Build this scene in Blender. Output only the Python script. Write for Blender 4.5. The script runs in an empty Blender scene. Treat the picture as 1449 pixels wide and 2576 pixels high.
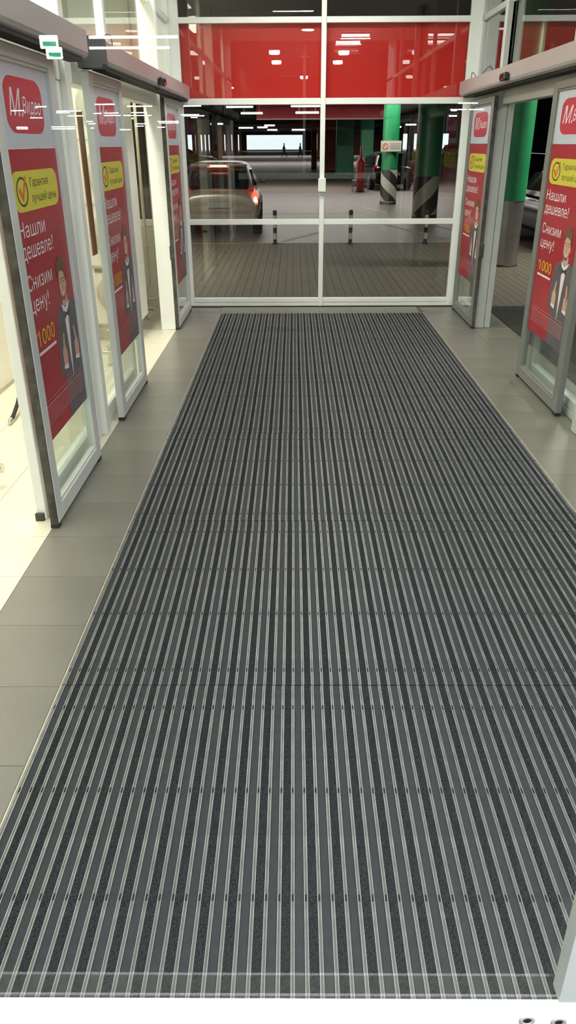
import bpy, bmesh, math, random
from mathutils import Vector, Matrix
random.seed(7)
PI = math.pi
sc = bpy.context.scene
COL = sc.collection

# ------------------------------------------------------------------ camera
FPX = 1882.352
cd = bpy.data.cameras.new('camera'); cam = bpy.data.objects.new('camera', cd); COL.objects.link(cam)
pitch, yaw, roll = math.radians(26.2728), math.radians(-0.4904), math.radians(-0.2796)
fw = Vector((math.sin(yaw)*math.cos(pitch), math.cos(yaw)*math.cos(pitch), -math.sin(pitch)))
rt = Vector((math.cos(yaw), -math.sin(yaw), 0)); up = rt.cross(fw)
r2 = math.cos(roll)*rt + math.sin(roll)*up; u2 = -math.sin(roll)*rt + math.cos(roll)*up
cam.matrix_world = Matrix(((r2.x, u2.x, -fw.x, 0), (r2.y, u2.y, -fw.y, 0), (r2.z, u2.z, -fw.z, 1.75), (0, 0, 0, 1)))
cd.sensor_fit = 'VERTICAL'; cd.sensor_height = 36.0; cd.lens = FPX/2576*36.0
cd.clip_start = 0.02; cd.clip_end = 600
sc.camera = cam

# ------------------------------------------------------------------ sky, exposure, big lights
w = bpy.data.worlds.new('sky'); sc.world = w; w.use_nodes = True
bg = w.node_tree.nodes['Background']; bg.inputs[0].default_value = (0.88, 0.94, 1.0, 1); bg.inputs[1].default_value = 1.6
sc.view_settings.view_transform = 'Standard'; sc.view_settings.look = 'None'
sc.view_settings.gamma = 1.0; sc.view_settings.exposure = 0.0; sc.view_settings.use_curve_mapping = False
try:
    sc.cycles.transparent_max_bounces = 24
    sc.cycles.max_bounces = 10
    sc.cycles.glossy_bounces = 5
except Exception: pass

def area(name, loc, sx, sy, power, col, rot=(0, 0, 0)):
    l = bpy.data.lights.new(name, 'AREA'); l.shape = 'RECTANGLE'; l.size = sx; l.size_y = sy
    l.energy = power; l.color = col
    o = bpy.data.objects.new(name, l); COL.objects.link(o); o.location = loc; o.rotation_euler = rot
    return o
WARM = (1.0, 0.945, 0.78); NEUT = (1.0, 0.985, 0.95); COOL = (0.93, 0.98, 1.0)
area('vestibule_light', (1.17, 1.69, 3.50), 0.55, 0.10, 30, NEUT)
area('vestibule_light', (1.10, 0.75, 3.50), 0.50, 0.10, 15, NEUT)
area('vestibule_light', (0.0, 5.0, 3.5), 0.6, 0.06, 22, NEUT)  # added fill light over mid corridor, no fixture built for it
area('vestibule_light', (0.3, 7.7, 3.5), 1.4, 0.12, 56, NEUT)  # added unseen fill light, brightens the end wall frames
area('side_room_light', (-1.62, 3.6, 3.5), 0.3, 2.0, 125, WARM)
area('side_room_light', (-1.62, 6.3, 3.5), 0.3, 2.0, 95, WARM)
area('shop_light', (0.2, -1.3, 3.9), 2.6, 0.4, 310, COOL)
area('garage_light', (-3.0, 12.4, 3.3), 2.0, 0.2, 230, (1.0, 0.93, 0.80))
area('garage_light', (5.6, 12.0, 3.3), 2.0, 0.2, 230, (1.0, 0.95, 0.82))
area('garage_light', (1.0, 25.0, 3.3), 8.0, 0.4, 470, (1.0, 0.91, 0.84))
area('garage_light', (5.0, 5.0, 3.3), 0.4, 3.0, 150, (1.0, 0.93, 0.83))
area('garage_light', (1.0, 35.0, 3.3), 12.0, 0.4, 1300, (1.0, 0.9, 0.86))
area('garage_light', (-2.0, 125.0, 3.2), 24.0, 0.4, 2600, (1.0, 0.88, 0.82))
area('garage_light', (0.0, 84.0, 3.3), 20.0, 0.4, 2200, (1.0, 0.92, 0.9))

# ------------------------------------------------------------------ materials
def mat(name, col, rough=0.5, metal=0.0, var=0.0, vscale=8.0, bump=0.0, bscale=60.0, emit=None, estr=0.0, spec=None, objvar=0.0, dirt=None):
    m = bpy.data.materials.new(name); m.use_nodes = True; nt = m.node_tree; n = nt.nodes; l = nt.links
    p = n['Principled BSDF']; p.inputs['Roughness'].default_value = rough; p.inputs['Metallic'].default_value = metal
    c = (col[0], col[1], col[2], 1); p.inputs['Base Color'].default_value = c
    if spec is not None: p.inputs['Specular IOR Level'].default_value = spec
    tc = n.new('ShaderNodeTexCoord'); last = None
    if var > 0:
        nz = n.new('ShaderNodeTexNoise'); nz.inputs['Scale'].default_value = vscale; nz.inputs['Detail'].default_value = 5
        l.new(tc.outputs['Object'], nz.inputs['Vector'])
        mr = n.new('ShaderNodeMapRange'); mr.inputs['From Min'].default_value = 0.3; mr.inputs['From Max'].default_value = 0.7
        mr.inputs['To Min'].default_value = 1-var; mr.inputs['To Max'].default_value = 1+var
        l.new(nz.outputs['Fac'], mr.inputs['Value'])
        hs = n.new('ShaderNodeHueSaturation'); hs.inputs['Color'].default_value = c
        l.new(mr.outputs[0], hs.inputs['Value']); last = hs.outputs[0]
    if objvar > 0:
        oi = n.new('ShaderNodeObjectInfo'); mr2 = n.new('ShaderNodeMapRange')
        mr2.inputs['To Min'].default_value = 1-objvar; mr2.inputs['To Max'].default_value = 1+objvar
        l.new(oi.outputs['Random'], mr2.inputs['Value'])
        h2 = n.new('ShaderNodeHueSaturation'); h2.inputs['Color'].default_value = c
        if last: l.new(last, h2.inputs['Color'])
        l.new(mr2.outputs[0], h2.inputs['Value']); last = h2.outputs[0]
    if last: l.new(last, p.inputs['Base Color'])
    if bump > 0:
        nb = n.new('ShaderNodeTexNoise'); nb.inputs['Scale'].default_value = bscale; nb.inputs['Detail'].default_value = 3
        l.new(tc.outputs['Object'], nb.inputs['Vector'])
        b = n.new('ShaderNodeBump'); b.inputs['Strength'].default_value = bump; b.inputs['Distance'].default_value = 0.004
        l.new(nb.outputs['Fac'], b.inputs['Height']); l.new(b.outputs[0], p.inputs['Normal'])
    if emit:
        p.inputs['Emission Color'].default_value = (*emit, 1); p.inputs['Emission Strength'].default_value = estr
        try: m.cycles.emission_sampling = 'NONE'
        except Exception: pass
    return m

def glass(name, tint=(0.93, 0.96, 0.95), f0=0.05):
    m = bpy.data.materials.new(name); m.use_nodes = True; nt = m.node_tree; n = nt.nodes; l = nt.links
    n.remove(n['Principled BSDF']); out = n['Material Output']
    tr = n.new('ShaderNodeBsdfTransparent'); tr.inputs[0].default_value = (*tint, 1)
    gl = n.new('ShaderNodeBsdfGlossy'); gl.inputs['Roughness'].default_value = 0.0; gl.inputs['Color'].default_value = (1, 1, 1, 1)
    fr = n.new('ShaderNodeFresnel'); fr.inputs['IOR'].default_value = 1.5
    geo = n.new('ShaderNodeNewGeometry')
    # same Fresnel on both faces of the pane
    mx = n.new('ShaderNodeMixShader')
    inv = n.new('ShaderNodeMath'); inv.operation = 'MULTIPLY_ADD'; inv.inputs[1].default_value = 1/1.5-1.5; inv.inputs[2].default_value = 1.5
    l.new(geo.outputs['Backfacing'], inv.inputs[0])
    dot = n.new('ShaderNodeVectorMath'); dot.operation = 'DOT_PRODUCT'
    l.new(geo.outputs['Incoming'], dot.inputs[0]); l.new(geo.outputs['Normal'], dot.inputs[1])
    ab = n.new('ShaderNodeMath'); ab.operation = 'ABSOLUTE'; l.new(dot.outputs['Value'], ab.inputs[0])
    om = n.new('ShaderNodeMath'); om.operation = 'SUBTRACT'; om.inputs[0].default_value = 1.0; l.new(ab.outputs[0], om.inputs[1])
    pw = n.new('ShaderNodeMath'); pw.operation = 'POWER'; pw.inputs[1].default_value = 5.0; l.new(om.outputs[0], pw.inputs[0])
    ma = n.new('ShaderNodeMath'); ma.operation = 'MULTIPLY_ADD'; ma.inputs[1].default_value = 1-f0; ma.inputs[2].default_value = f0
    l.new(pw.outputs[0], ma.inputs[0])
    n.remove(fr); n.remove(inv)
    l.new(ma.outputs[0], mx.inputs[0]); l.new(tr.outputs[0], mx.inputs[1]); l.new(gl.outputs[0], mx.inputs[2])
    l.new(mx.outputs[0], out.inputs['Surface'])
    return m

M = {}
M['white_frame'] = mat('white_frame', (0.86, 0.88, 0.85), 0.35, var=0.03, vscale=3)
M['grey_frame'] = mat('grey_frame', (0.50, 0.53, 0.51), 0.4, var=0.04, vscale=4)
M['white_wall'] = mat('white_wall', (0.78, 0.76, 0.70), 0.6, var=0.03, vscale=2)
M['cream_panel'] = mat('cream_panel', (0.80, 0.78, 0.68), 0.5, var=0.03, vscale=2)
M['rubber'] = mat('rubber', (0.016, 0.020, 0.026), 0.7, var=0.25, vscale=40, bump=0.25, bscale=180, objvar=0.12)
def carpet_mat():
    m = bpy.data.materials.new('carpet'); m.use_nodes = True; nt = m.node_tree; n = nt.nodes; l = nt.links
    p = n['Principled BSDF']; p.inputs['Roughness'].default_value = 0.95; p.inputs['Specular IOR Level'].default_value = 0.15
    tc = n.new('ShaderNodeTexCoord'); v = n.new('ShaderNodeTexVoronoi'); v.inputs['Scale'].default_value = 430
    l.new(tc.outputs['Object'], v.inputs['Vector'])
    r = n.new('ShaderNodeValToRGB'); r.color_ramp.elements[0].position = 0.15; r.color_ramp.elements[1].position = 0.95
    r.color_ramp.elements[0].color = (0.006, 0.008, 0.009, 1); r.color_ramp.elements[1].color = (0.050, 0.060, 0.068, 1)
    sp = n.new('ShaderNodeSeparateColor'); l.new(v.outputs['Color'], sp.inputs[0]); l.new(sp.outputs[0], r.inputs[0])
    l.new(r.outputs[0], p.inputs['Base Color'])
    b = n.new('ShaderNodeBump'); b.inputs['Strength'].default_value = 1.0; b.inputs['Distance'].default_value = 0.004
    l.new(v.outputs['Distance'], b.inputs['Height']); l.new(b.outputs[0], p.inputs['Normal'])
    return m
M['carpet'] = carpet_mat()
M['aluminium'] = mat('aluminium', (0.40, 0.405, 0.40), 0.42, metal=0.6, var=0.2, vscale=14)
M['rail_groove'] = mat('rail_groove', (0.155, 0.16, 0.16), 0.5, metal=0.5, var=0.2, vscale=14)
M['rail_white'] = mat('rail_white', (0.95, 0.97, 0.97), 0.3, var=0.01, vscale=3)
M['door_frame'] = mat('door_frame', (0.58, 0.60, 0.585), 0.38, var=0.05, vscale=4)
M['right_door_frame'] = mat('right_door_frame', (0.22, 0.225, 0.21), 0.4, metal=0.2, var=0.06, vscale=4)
M['dark_slot'] = mat('dark_slot', (0.004, 0.004, 0.005), 0.9)
M['frame_edge'] = mat('frame_edge', (0.50, 0.47, 0.38), 0.45, metal=0.3, var=0.1, vscale=15)
M['grey_tile'] = mat('grey_tile', (0.178, 0.170, 0.144), 0.34, var=0.07, vscale=2.2, bump=0.12, bscale=120, objvar=0.05)
M['cream_tile'] = mat('cream_tile', (0.64, 0.60, 0.48), 0.3, var=0.05, vscale=4, objvar=0.03)
M['grout'] = mat('grout', (0.11, 0.10, 0.08), 0.9, var=0.2, vscale=30)
M['op_cover'] = mat('op_cover', (0.47, 0.45, 0.44), 0.38, metal=0.25, var=0.03, vscale=2)
M['black_rubber'] = mat('black_rubber', (0.018, 0.017, 0.015), 0.8, var=0.3, vscale=30)
M['worn_seal'] = mat('worn_seal', (0.07, 0.062, 0.05), 0.85, var=0.5, vscale=18)
M['black_plastic'] = mat('black_plastic', (0.03, 0.03, 0.032), 0.35)
M['charcoal_plastic'] = mat('charcoal_plastic', (0.07, 0.07, 0.075), 0.6)
M['poster_white'] = mat('poster_white', (0.52, 0.55, 0.62), 0.35)
M['poster_red'] = mat('poster_red', (0.37, 0.022, 0.034), 0.3, var=0.05, vscale=1.5)
M['logo_red'] = mat('logo_red', (0.50, 0.03, 0.06), 0.3)
M['print_white'] = mat('print_white', (0.82, 0.74, 0.78), 0.4)
M['print_pink'] = mat('print_pink', (0.50, 0.20, 0.22), 0.4)
M['print_yellow'] = mat('print_yellow', (0.62, 0.56, 0.06), 0.35)
M['print_gold'] = mat('print_gold', (0.80, 0.46, 0.03), 0.35)
M['print_dark'] = mat('print_dark', (0.05, 0.05, 0.02), 0.4)
M['print_orange'] = mat('print_orange', (0.65, 0.13, 0.02), 0.4)
M['print_grey'] = mat('print_grey', (0.12, 0.105, 0.115), 0.4, var=0.2, vscale=14)
M['print_skin'] = mat('print_skin', (0.62, 0.36, 0.28), 0.4)
M['print_hair'] = mat('print_hair', (0.16, 0.08, 0.045), 0.4)
M['glass'] = glass('glass', (0.93, 0.96, 0.94), 0.042)
M['end_glass'] = glass('end_glass', (0.88, 0.89, 0.87), 0.05)
M['front_glass'] = glass('front_glass', (0.97, 0.985, 0.985), 0.05)
M['sign_red'] = mat('sign_red', (0.78, 0.018, 0.012), 0.5)
M['reflection_red'] = mat('reflection_red', (0.36, 0.02, 0.025), 0.6)
M['paint_green'] = mat('paint_green', (0.013, 0.22, 0.085), 0.4, var=0.1, vscale=3)
M['paint_orange'] = mat('paint_orange', (0.75, 0.17, 0.05), 0.5, var=0.3, vscale=1.2)
M['paint_red'] = mat('paint_red', (0.42, 0.025, 0.03), 0.5)
M['stripe_white'] = mat('stripe_white', (0.50, 0.49, 0.42), 0.6)
M['stripe_black'] = mat('stripe_black', (0.02, 0.02, 0.018), 0.6)
M['concrete'] = mat('concrete', (0.075, 0.07, 0.065), 0.8, var=0.15, vscale=0.6)
M['dark_ceiling'] = mat('dark_ceiling', (0.09, 0.082, 0.085), 0.9, var=0.2, vscale=0.5)
M['asphalt'] = mat('asphalt', (0.085, 0.070, 0.055), 0.45, var=0.15, vscale=0.6, bump=0.3, bscale=30)
M['garage_wall'] = mat('garage_wall', (0.20, 0.075, 0.055), 0.7, var=0.25, vscale=0.4)
M['road_paint'] = mat('road_paint', (0.28, 0.26, 0.22), 0.6, var=0.2, vscale=5)
M['steel'] = mat('steel', (0.34, 0.33, 0.33), 0.32, metal=0.8, var=0.1, vscale=3)
M['chrome'] = mat('chrome', (0.62, 0.6, 0.54), 0.18, metal=1.0)
M['car_silver'] = mat('car_silver', (0.44, 0.40, 0.34), 0.3, metal=0.4)
M['car_dark'] = mat('car_dark', (0.02, 0.025, 0.02), 0.25, metal=0.3)
M['car_white'] = mat('car_white', (0.6, 0.58, 0.53), 0.4)
M['car_glass'] = mat('car_glass', (0.012, 0.012, 0.012), 0.06)
M['tyre'] = mat('tyre', (0.012, 0.012, 0.012), 0.85)
M['plate'] = mat('plate', (0.4, 0.4, 0.38), 0.5)
M['tail_red'] = mat('tail_red', (0.6, 0.01, 0.01), 0.2, emit=(1.0, 0.05, 0.03), estr=7)
M['tail_hot'] = mat('tail_hot', (0.9, 0.2, 0.1), 0.2, emit=(1.0, 0.42, 0.18), estr=14)
M['tail_dim'] = mat('tail_dim', (0.25, 0.01, 0.01), 0.2)
M['led_red'] = mat('led_red', (0.6, 0.01, 0.02), 0.2, emit=(1.0, 0.02, 0.06), estr=6)
M['tube'] = mat('tube', (0.9, 0.9, 0.9), 0.4, emit=(1.0, 0.97, 0.97), estr=6)
M['shop_tube'] = mat('shop_tube', (0.9, 0.9, 0.9), 0.4, emit=(1.0, 0.99, 0.96), estr=34)
M['lamp_body'] = mat('lamp_body', (0.4, 0.4, 0.4), 0.5)
M['exit_face'] = mat('exit_face', (0.8, 0.9, 0.85), 0.4, emit=(0.85, 1.0, 0.93), estr=14)
M['exit_green'] = mat('exit_green', (0.02, 0.4, 0.2), 0.4, emit=(0.1, 0.8, 0.45), estr=5)
M['shop_floor'] = mat('shop_floor', (0.045, 0.043, 0.04), 0.5)
M['shop_wall'] = mat('shop_wall', (0.12, 0.115, 0.11), 0.7)
M['pipe_cream'] = mat('pipe_cream', (0.76, 0.70, 0.52), 0.4)
M['ring_shaded'] = mat('ring_shaded', (0.50, 0.48, 0.40), 0.5)  # darker than the cabinet, puts shading into the colour of the pale rings
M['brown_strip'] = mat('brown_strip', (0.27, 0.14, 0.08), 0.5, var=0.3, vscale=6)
M['cloth_dark'] = mat('cloth_dark', (0.01, 0.012, 0.016), 0.9)
M['cloth_grey'] = mat('cloth_grey', (0.035, 0.04, 0.05), 0.9)
M['door_mat'] = mat('door_mat', (0.02, 0.022, 0.018), 0.95, var=0.3, vscale=30, bump=0.5, bscale=200)

def paver_mat():
    m = bpy.data.materials.new('pavers'); m.use_nodes = True; nt = m.node_tree; n = nt.nodes; l = nt.links
    p = n['Principled BSDF']; p.inputs['Roughness'].default_value = 0.7
    tc = n.new('ShaderNodeTexCoord'); b = n.new('ShaderNodeTexBrick'); b.inputs['Scale'].default_value = 1.0
    b.inputs['Brick Width'].default_value = 0.11; b.inputs['Row Height'].default_value = 0.11; b.inputs['Mortar Size'].default_value = 0.006
    b.offset = 0.0
    b.inputs['Color1'].default_value = (0.165, 0.145, 0.105, 1); b.inputs['Color2'].default_value = (0.14, 0.124, 0.092, 1); b.inputs['Mortar'].default_value = (0.05, 0.045, 0.035, 1)
    l.new(tc.outputs['Object'], b.inputs['Vector']); l.new(b.outputs['Color'], p.inputs['Base Color'])
    bp = n.new('ShaderNodeBump'); bp.inputs['Strength'].default_value = 0.5; bp.inputs['Distance'].default_value = 0.01; bp.invert = True
    l.new(b.outputs['Fac'], bp.inputs['Height']); l.new(bp.outputs[0], p.inputs['Normal'])
    return m
M['pavers'] = paver_mat()

# ------------------------------------------------------------------ mesh helpers
class MB:
    def __init__(s): s.v = []; s.f = []; s.sm = []
    def add(s, vs, fs, smooth=False):
        o = len(s.v); s.v += [tuple(v) for v in vs]
        for f in fs: s.f.append([i+o for i in f]); s.sm.append(smooth)
        return s
    def box(s, x0, x1, y0, y1, z0, z1, bev=0.0):
        if x0 > x1: x0, x1 = x1, x0
        if y0 > y1: y0, y1 = y1, y0
        if z0 > z1: z0, z1 = z1, z0
        if bev > 0:
            b = min(bev, (x1-x0)/2.1, (y1-y0)/2.1, (z1-z0)/2.1)
            bm = bmesh.new(); bmesh.ops.create_cube(bm, size=1.0)
            for v in bm.verts:
                v.co = Vector(((x0+x1)/2+v.co.x*(x1-x0), (y0+y1)/2+v.co.y*(y1-y0), (z0+z1)/2+v.co.z*(z1-z0)))
            bmesh.ops.bevel(bm, geom=list(bm.edges), offset=b, segments=1, affect='EDGES')
            bm.verts.index_update()
            s.add([v.co for v in bm.verts], [[v.index for v in f.verts] for f in bm.faces]); bm.free(); return s
        vs = [(x, y, z) for x in (x0, x1) for y in (y0, y1) for z in (z0, z1)]
        return s.add(vs, [[0, 1, 3, 2], [4, 6, 7, 5], [0, 4, 5, 1], [2, 3, 7, 6], [0, 2, 6, 4], [1, 5, 7, 3]])
    def prism(s, pts, axis, a, b, smooth=False):
        """pts: 2-D outline counter-clockwise; extruded along axis from a to b"""
        def P(p, t):
            if axis == 0: return (t, p[0], p[1])
            if axis == 1: return (p[0], t, p[1])
            return (p[0], p[1], t)
        n = len(pts); vs = [P(p, a) for p in pts]+[P(p, b) for p in pts]
        fs = [list(range(n))[::-1], list(range(n, 2*n))]
        for i in range(n):
            j = (i+1) % n; fs.append([i, j, n+j, n+i])
        return s.add(vs, fs, smooth)
    def cyl(s, p0, p1, r0, r1=None, n=20, caps=True):
        if r1 is None: r1 = r0
        p0 = Vector(p0); p1 = Vector(p1); d = (p1-p0).normalized()
        a = Vector((0, 0, 1)) if abs(d.z) < 0.9 else Vector((1, 0, 0))
        u = d.cross(a).normalized(); v = d.cross(u)
        vs = []
        for (p, r) in ((p0, r0), (p1, r1)):
            for i in range(n):
                t = 2*PI*i/n; vs.append(p+u*(r*math.cos(t))+v*(r*math.sin(t)))
        s.add(vs, [[i, (i+1) % n, n+(i+1) % n, n+i] for i in range(n)], True)
        if caps: s.add(vs, [list(range(n))[::-1], list(range(n, 2*n))])
        return s
    def tube(s, pts, r, n=10):
        pts = [Vector(p) for p in pts]; rings = []
        prev = None
        for i, p in enumerate(pts):
            d = (pts[min(i+1, len(pts)-1)]-pts[max(i-1, 0)]).normalized()
            if prev is None:
                a = Vector((0, 0, 1)) if abs(d.z) < 0.9 else Vector((1, 0, 0)); u = d.cross(a).normalized()
            else:
                u = (prev-d*prev.dot(d)).normalized()
            prev = u; v = d.cross(u)
            rings.append([p+u*(r*math.cos(2*PI*k/n))+v*(r*math.sin(2*PI*k/n)) for k in range(n)])
        vs = [v for rg in rings for v in rg]; fs = []
        for i in range(len(rings)-1):
            for k in range(n):
                fs.append([i*n+k, i*n+(k+1) % n, (i+1)*n+(k+1) % n, (i+1)*n+k])
        s.add(vs, fs, True); m = len(rings)-1
        s.add(vs, [list(range(n))[::-1], [m*n+k for k in range(n)]])
        return s
    def lathe(s, prof, c=(0, 0, 0), n=24, axis=2):
        vs = []
        for (r, z) in prof:
            for k in range(n):
                t = 2*PI*k/n; a, b = r*math.cos(t), r*math.sin(t)
                if axis == 2: vs.append((c[0]+a, c[1]+b, c[2]+z))
                elif axis == 1: vs.append((c[0]+a, c[1]+z, c[2]+b))
                else: vs.append((c[0]+z, c[1]+a, c[2]+b))
        fs = []
        for i in range(len(prof)-1):
            for k in range(n):
                fs.append([i*n+k, i*n+(k+1) % n, (i+1)*n+(k+1) % n, (i+1)*n+k])
        return s.add(vs, fs, True)
    def mesh(s, name, m):
        me = bpy.data.meshes.new(name); me.from_pydata(s.v, [], s.f)
        for p, q in zip(me.polygons, s.sm): p.use_smooth = q
        bm = bmesh.new(); bm.from_mesh(me); bmesh.ops.recalc_face_normals(bm, faces=bm.faces[:]); bm.to_mesh(me); bm.free()
        me.materials.append(M[m] if isinstance(m, str) else m); me.update()
        return me
    def build(s, name, m, parent=None, **kw):
        return link(name, s.mesh(name, m), parent, **kw)

def link(name, me, parent=None, loc=None, label=None, cat=None, group=None, kind=None):
    o = bpy.data.objects.new(name, me); COL.objects.link(o)
    if parent: o.parent = parent
    if loc is not None: o.location = loc
    tag(o, label, cat, group, kind); return o
def tag(o, label=None, cat=None, group=None, kind=None):
    if label: o['label'] = label
    if cat: o['category'] = cat
    if group: o['group'] = group
    if kind: o['kind'] = kind
    return o
def empty(name, loc=(0, 0, 0), rz=0.0, **kw):
    o = bpy.data.objects.new(name, None); COL.objects.link(o); o.location = loc; o.rotation_euler = (0, 0, rz)
    o.empty_display_size = 0.1
    return tag(o, **kw)
def box(name, m, b, parent=None, bev=0.0, **kw): return MB().box(*b, bev=bev).build(name, m, parent, **kw)

# ------------------------------------------------------------------ floor
T = 0.381
floor = box('floor', 'grout', (-2.6, 2.25, 0.30, 9.16, -0.10, -0.012), kind='structure')
def tile_mesh(x0, x1, y0, y1, m):
    g = 0.0011
    return MB().box(-(x1-x0)/2+g, (x1-x0)/2-g, -(y1-y0)/2+g, (y1-y0)/2-g, -0.012, 0.0).mesh('tile', m)
tmg = tile_mesh(0, T, 0, T, 'grey_tile'); tmc = tile_mesh(0, T, 0, T, 'cream_tile')
tms = tile_mesh(0, T, 0, 0.33, 'grey_tile')
Y0 = 2.128-5*T
for k in range(0, 19):
    y = Y0+k*T+T/2
    if y < 0.3: continue
    link('tile', tmg, floor, (-1.034, y, 0)); link('tile', tmg, floor, (1.6805, y, 0)); link('tile', tmg, floor, (2.0615, y, 0))
for k in range(19, 23):
    y = Y0+k*T+T/2
    link('tile', tmg, floor, (-1.034, y, 0)); link('tile', tmg, floor, (1.6805, y, 0))
    if y < 9.1: link('tile', tmg, floor, (2.0615, y, 0))
for k in range(2, 24):
    y = Y0+k*T+T/2
    for j in range(3): link('tile', tmc, floor, (-1.2255-T/2-j*T, y, 0) if y+T/2 < 9.2 else (-1.2255-T/2-j*T, y-0.02, 0))
for j in range(6):
    link('tile', tms, floor, (-0.8425+T/2+j*T, 8.685+0.165+0.02, 0))

# ------------------------------------------------------------------ entrance mat, section by section
MX0, MX1 = -0.834, 1.479
N = 67; PITCH = (MX1-MX0-0.012)/N
seams = [0.834, 2.135, 3.436, 4.737, 6.038, 7.339, 8.672]
L1 = 1.301-0.006
def groove(me):
    me.materials.append(M['rail_groove'])
    for p in me.polygons:
        if abs(p.normal.z) > 0.5 and 0.0008 < p.center.z < 0.002: p.material_index = 1
def rail_mesh(L):
    h = 0.0035
    pr = [(-0.005, -0.012), (0.005, -0.012), (0.005, h), (0.0030, h), (0.0026, 0.0012), (-0.0026, 0.0012), (-0.0030, h), (-0.005, h)]
    me = MB().prism(pr, 1, -L/2, L/2).mesh('rail', 'aluminium'); groove(me); return me
def strip_mb(L, kind):
    wd = (PITCH-0.010)/2-0.0006
    if kind == 'rubber':
        pr = [(-wd, -0.012), (wd, -0.012), (wd, 0.0005), (wd*0.8, 0.0018), (-wd*0.8, 0.0018), (-wd, 0.0005)]
    else:
        pr = [(-wd, -0.012), (wd, -0.012), (wd*1.02, 0.0018), (wd*0.75, 0.0036), (-wd*0.75, 0.0036), (-wd*1.02, 0.0018)]
    return pr, L
rail1 = rail_mesh(L1)
pr, _ = strip_mb(L1, 'rubber'); rub1 = MB().prism(pr, 1, -L1/2, L1/2).mesh('rubber_strip', 'rubber')
pr, _ = strip_mb(L1, 'carpet'); car1 = MB().prism(pr, 1, -L1/2, L1/2).mesh('carpet_strip', 'carpet')
mat_labels = ['striped entrance mat section nearest the camera, above the white rail',
              'second striped entrance mat section from the white rail',
              'third striped entrance mat section, beside the nearest left sliding door',
              'fourth striped entrance mat section from the white rail, mid corridor',
              'fifth striped entrance mat section, second from the glazed end wall',
              'farthest striped entrance mat section, in front of the glazed end wall']
for i in range(6):
    ya, yb = seams[i], seams[i+1]; L = yb-ya-0.006; yc = (ya+yb)/2
    off = [0.0, 0.0012, -0.001, 0.0015, 0, 0.001][i]
    root = empty('entrance_mat', ((MX0+MX1)/2, yc, 0), label=mat_labels[i], cat='mat', group='striped mat sections along the corridor')
    x0 = MX0+0.006-(MX0+MX1)/2+off
    slots = MB(); rails = MB(); rubs = MB(); cars = MB()
    for k in range(N+1):
        xr = x0+k*PITCH
        if i < 3: link('rail', rail1, root, (xr, 0, 0))
        else:
            h = 0.0035
            rails.prism([(xr-0.005, -0.012), (xr+0.005, -0.012), (xr+0.005, h), (xr+0.0030, h), (xr+0.0026, 0.0012), (xr-0.0026, 0.0012), (xr-0.0030, h), (xr-0.005, h)], 1, -L/2, L/2)
        for f in (0.065, 0.351, 0.627, 0.912):
            yy = -L/2+f*L
            slots.box(xr-0.0026, xr+0.0026, yy-0.009, yy+0.009, 0.0008, 0.0030)
        if k < N:
            xs = xr+PITCH/2; kd = 'rubber' if k % 2 == 0 else 'carpet'
            if i < 3: link(kd+'_strip', rub1 if kd == 'rubber' else car1, root, (xs, 0, 0))
            else:
                p_, _ = strip_mb(L, kd); (rubs if kd == 'rubber' else cars).prism([(a+xs, b) for a, b in p_], 1, -L/2, L/2)
    slots.build('wire_slots', 'dark_slot', root, kind='stuff')
    if i >= 3:
        groove(rails.build('rails', 'aluminium', root, kind='stuff').data); rubs.build('rubber_strips', 'rubber', root, kind='stuff'); cars.build('carpet_strips', 'carpet', root, kind='stuff')
fr = MB().box(MX0-0.007, MX0-0.001, 0.3, 8.68, -0.011, 0.004).box(MX1+0.001, MX1+0.007, 0.3, 8.68, -0.011, 0.004).box(MX0-0.007, MX1+0.007, 8.675, 8.681, -0.011, 0.004)
fr.build('trim_1', 'frame_edge', kind='structure')

# ------------------------------------------------------------------ glazed end wall
YE = 9.104
win = empty('window_1', (0, YE, 0), kind='structure')
def wbox(name, m, x0, x1, z0, z1, y0=0.0, y1=0.06, par=win, bev=0.003, **kw):
    return box(name, m, (x0, x1, y0, y1, z0, z1), par, bev=bev, **kw)
XL, XR, XM = -1.182, 1.818, 0.318
wbox('jamb', 'white_frame', -1.34, XL, 0, 3.6); wbox('jamb', 'white_frame', XR, 1.975, 0, 3.6)
wbox('mullion', 'white_frame', XM-0.026, XM+0.026, 0.0, 3.6, -0.012, 0.06)
for (a, b) in ((XL, XM-0.026), (XM+0.026, XR)):
    wbox('bottom_rail', 'white_frame', a, b, 0.045, 0.093); wbox('sill', 'white_frame', a, b, 0.0, 0.043, 0.004, 0.06)
    wbox('transom_bar', 'white_frame', a, b, 0.911, 0.968); wbox('transom_bar', 'white_frame', a, b, 2.115, 2.176)
    wbox('transom_bar', 'white_frame', a, b, 2.853, 2.907)
    for (z0, z1) in ((0.093, 0.911), (0.968, 2.115), (2.176, 2.853), (2.907, 3.6)):
        wbox('pane', 'end_glass', a, b, z0, z1, 0.024, 0.030, bev=0)
lb = wbox('lock_box', 'white_frame', XM-0.042, XM+0.042, 1.255, 1.395, -0.06, -0.012, bev=0.006)
wbox('stopper', 'grey_frame', XM-0.02, XM+0.02, 1.225, 1.255, -0.04, -0.012)
# continuation of the end wall into the side room: window above, cream panel below
wbox('jamb', 'white_frame', -2.5, -1.9, 0, 3.6); wbox('transom_bar', 'white_frame', -1.9, -1.34, 0.90, 0.97)
wbox('panel', 'cream_panel', -1.9, -1.34, 0.11, 0.90, 0.01, 0.05); wbox('bottom_rail', 'cream_panel', -1.9, -1.34, 0.0, 0.11, 0.0, 0.06)
wbox('transom_bar', 'white_frame', -1.9, -1.34, 2.3, 2.4); wbox('pane', 'end_glass', -1.9, -1.34, 0.97, 2.3, 0.024, 0.03, bev=0); wbox('panel', 'cream_panel', -1.9, -1.34, 2.4, 3.6, 0.01, 0.05)

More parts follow.
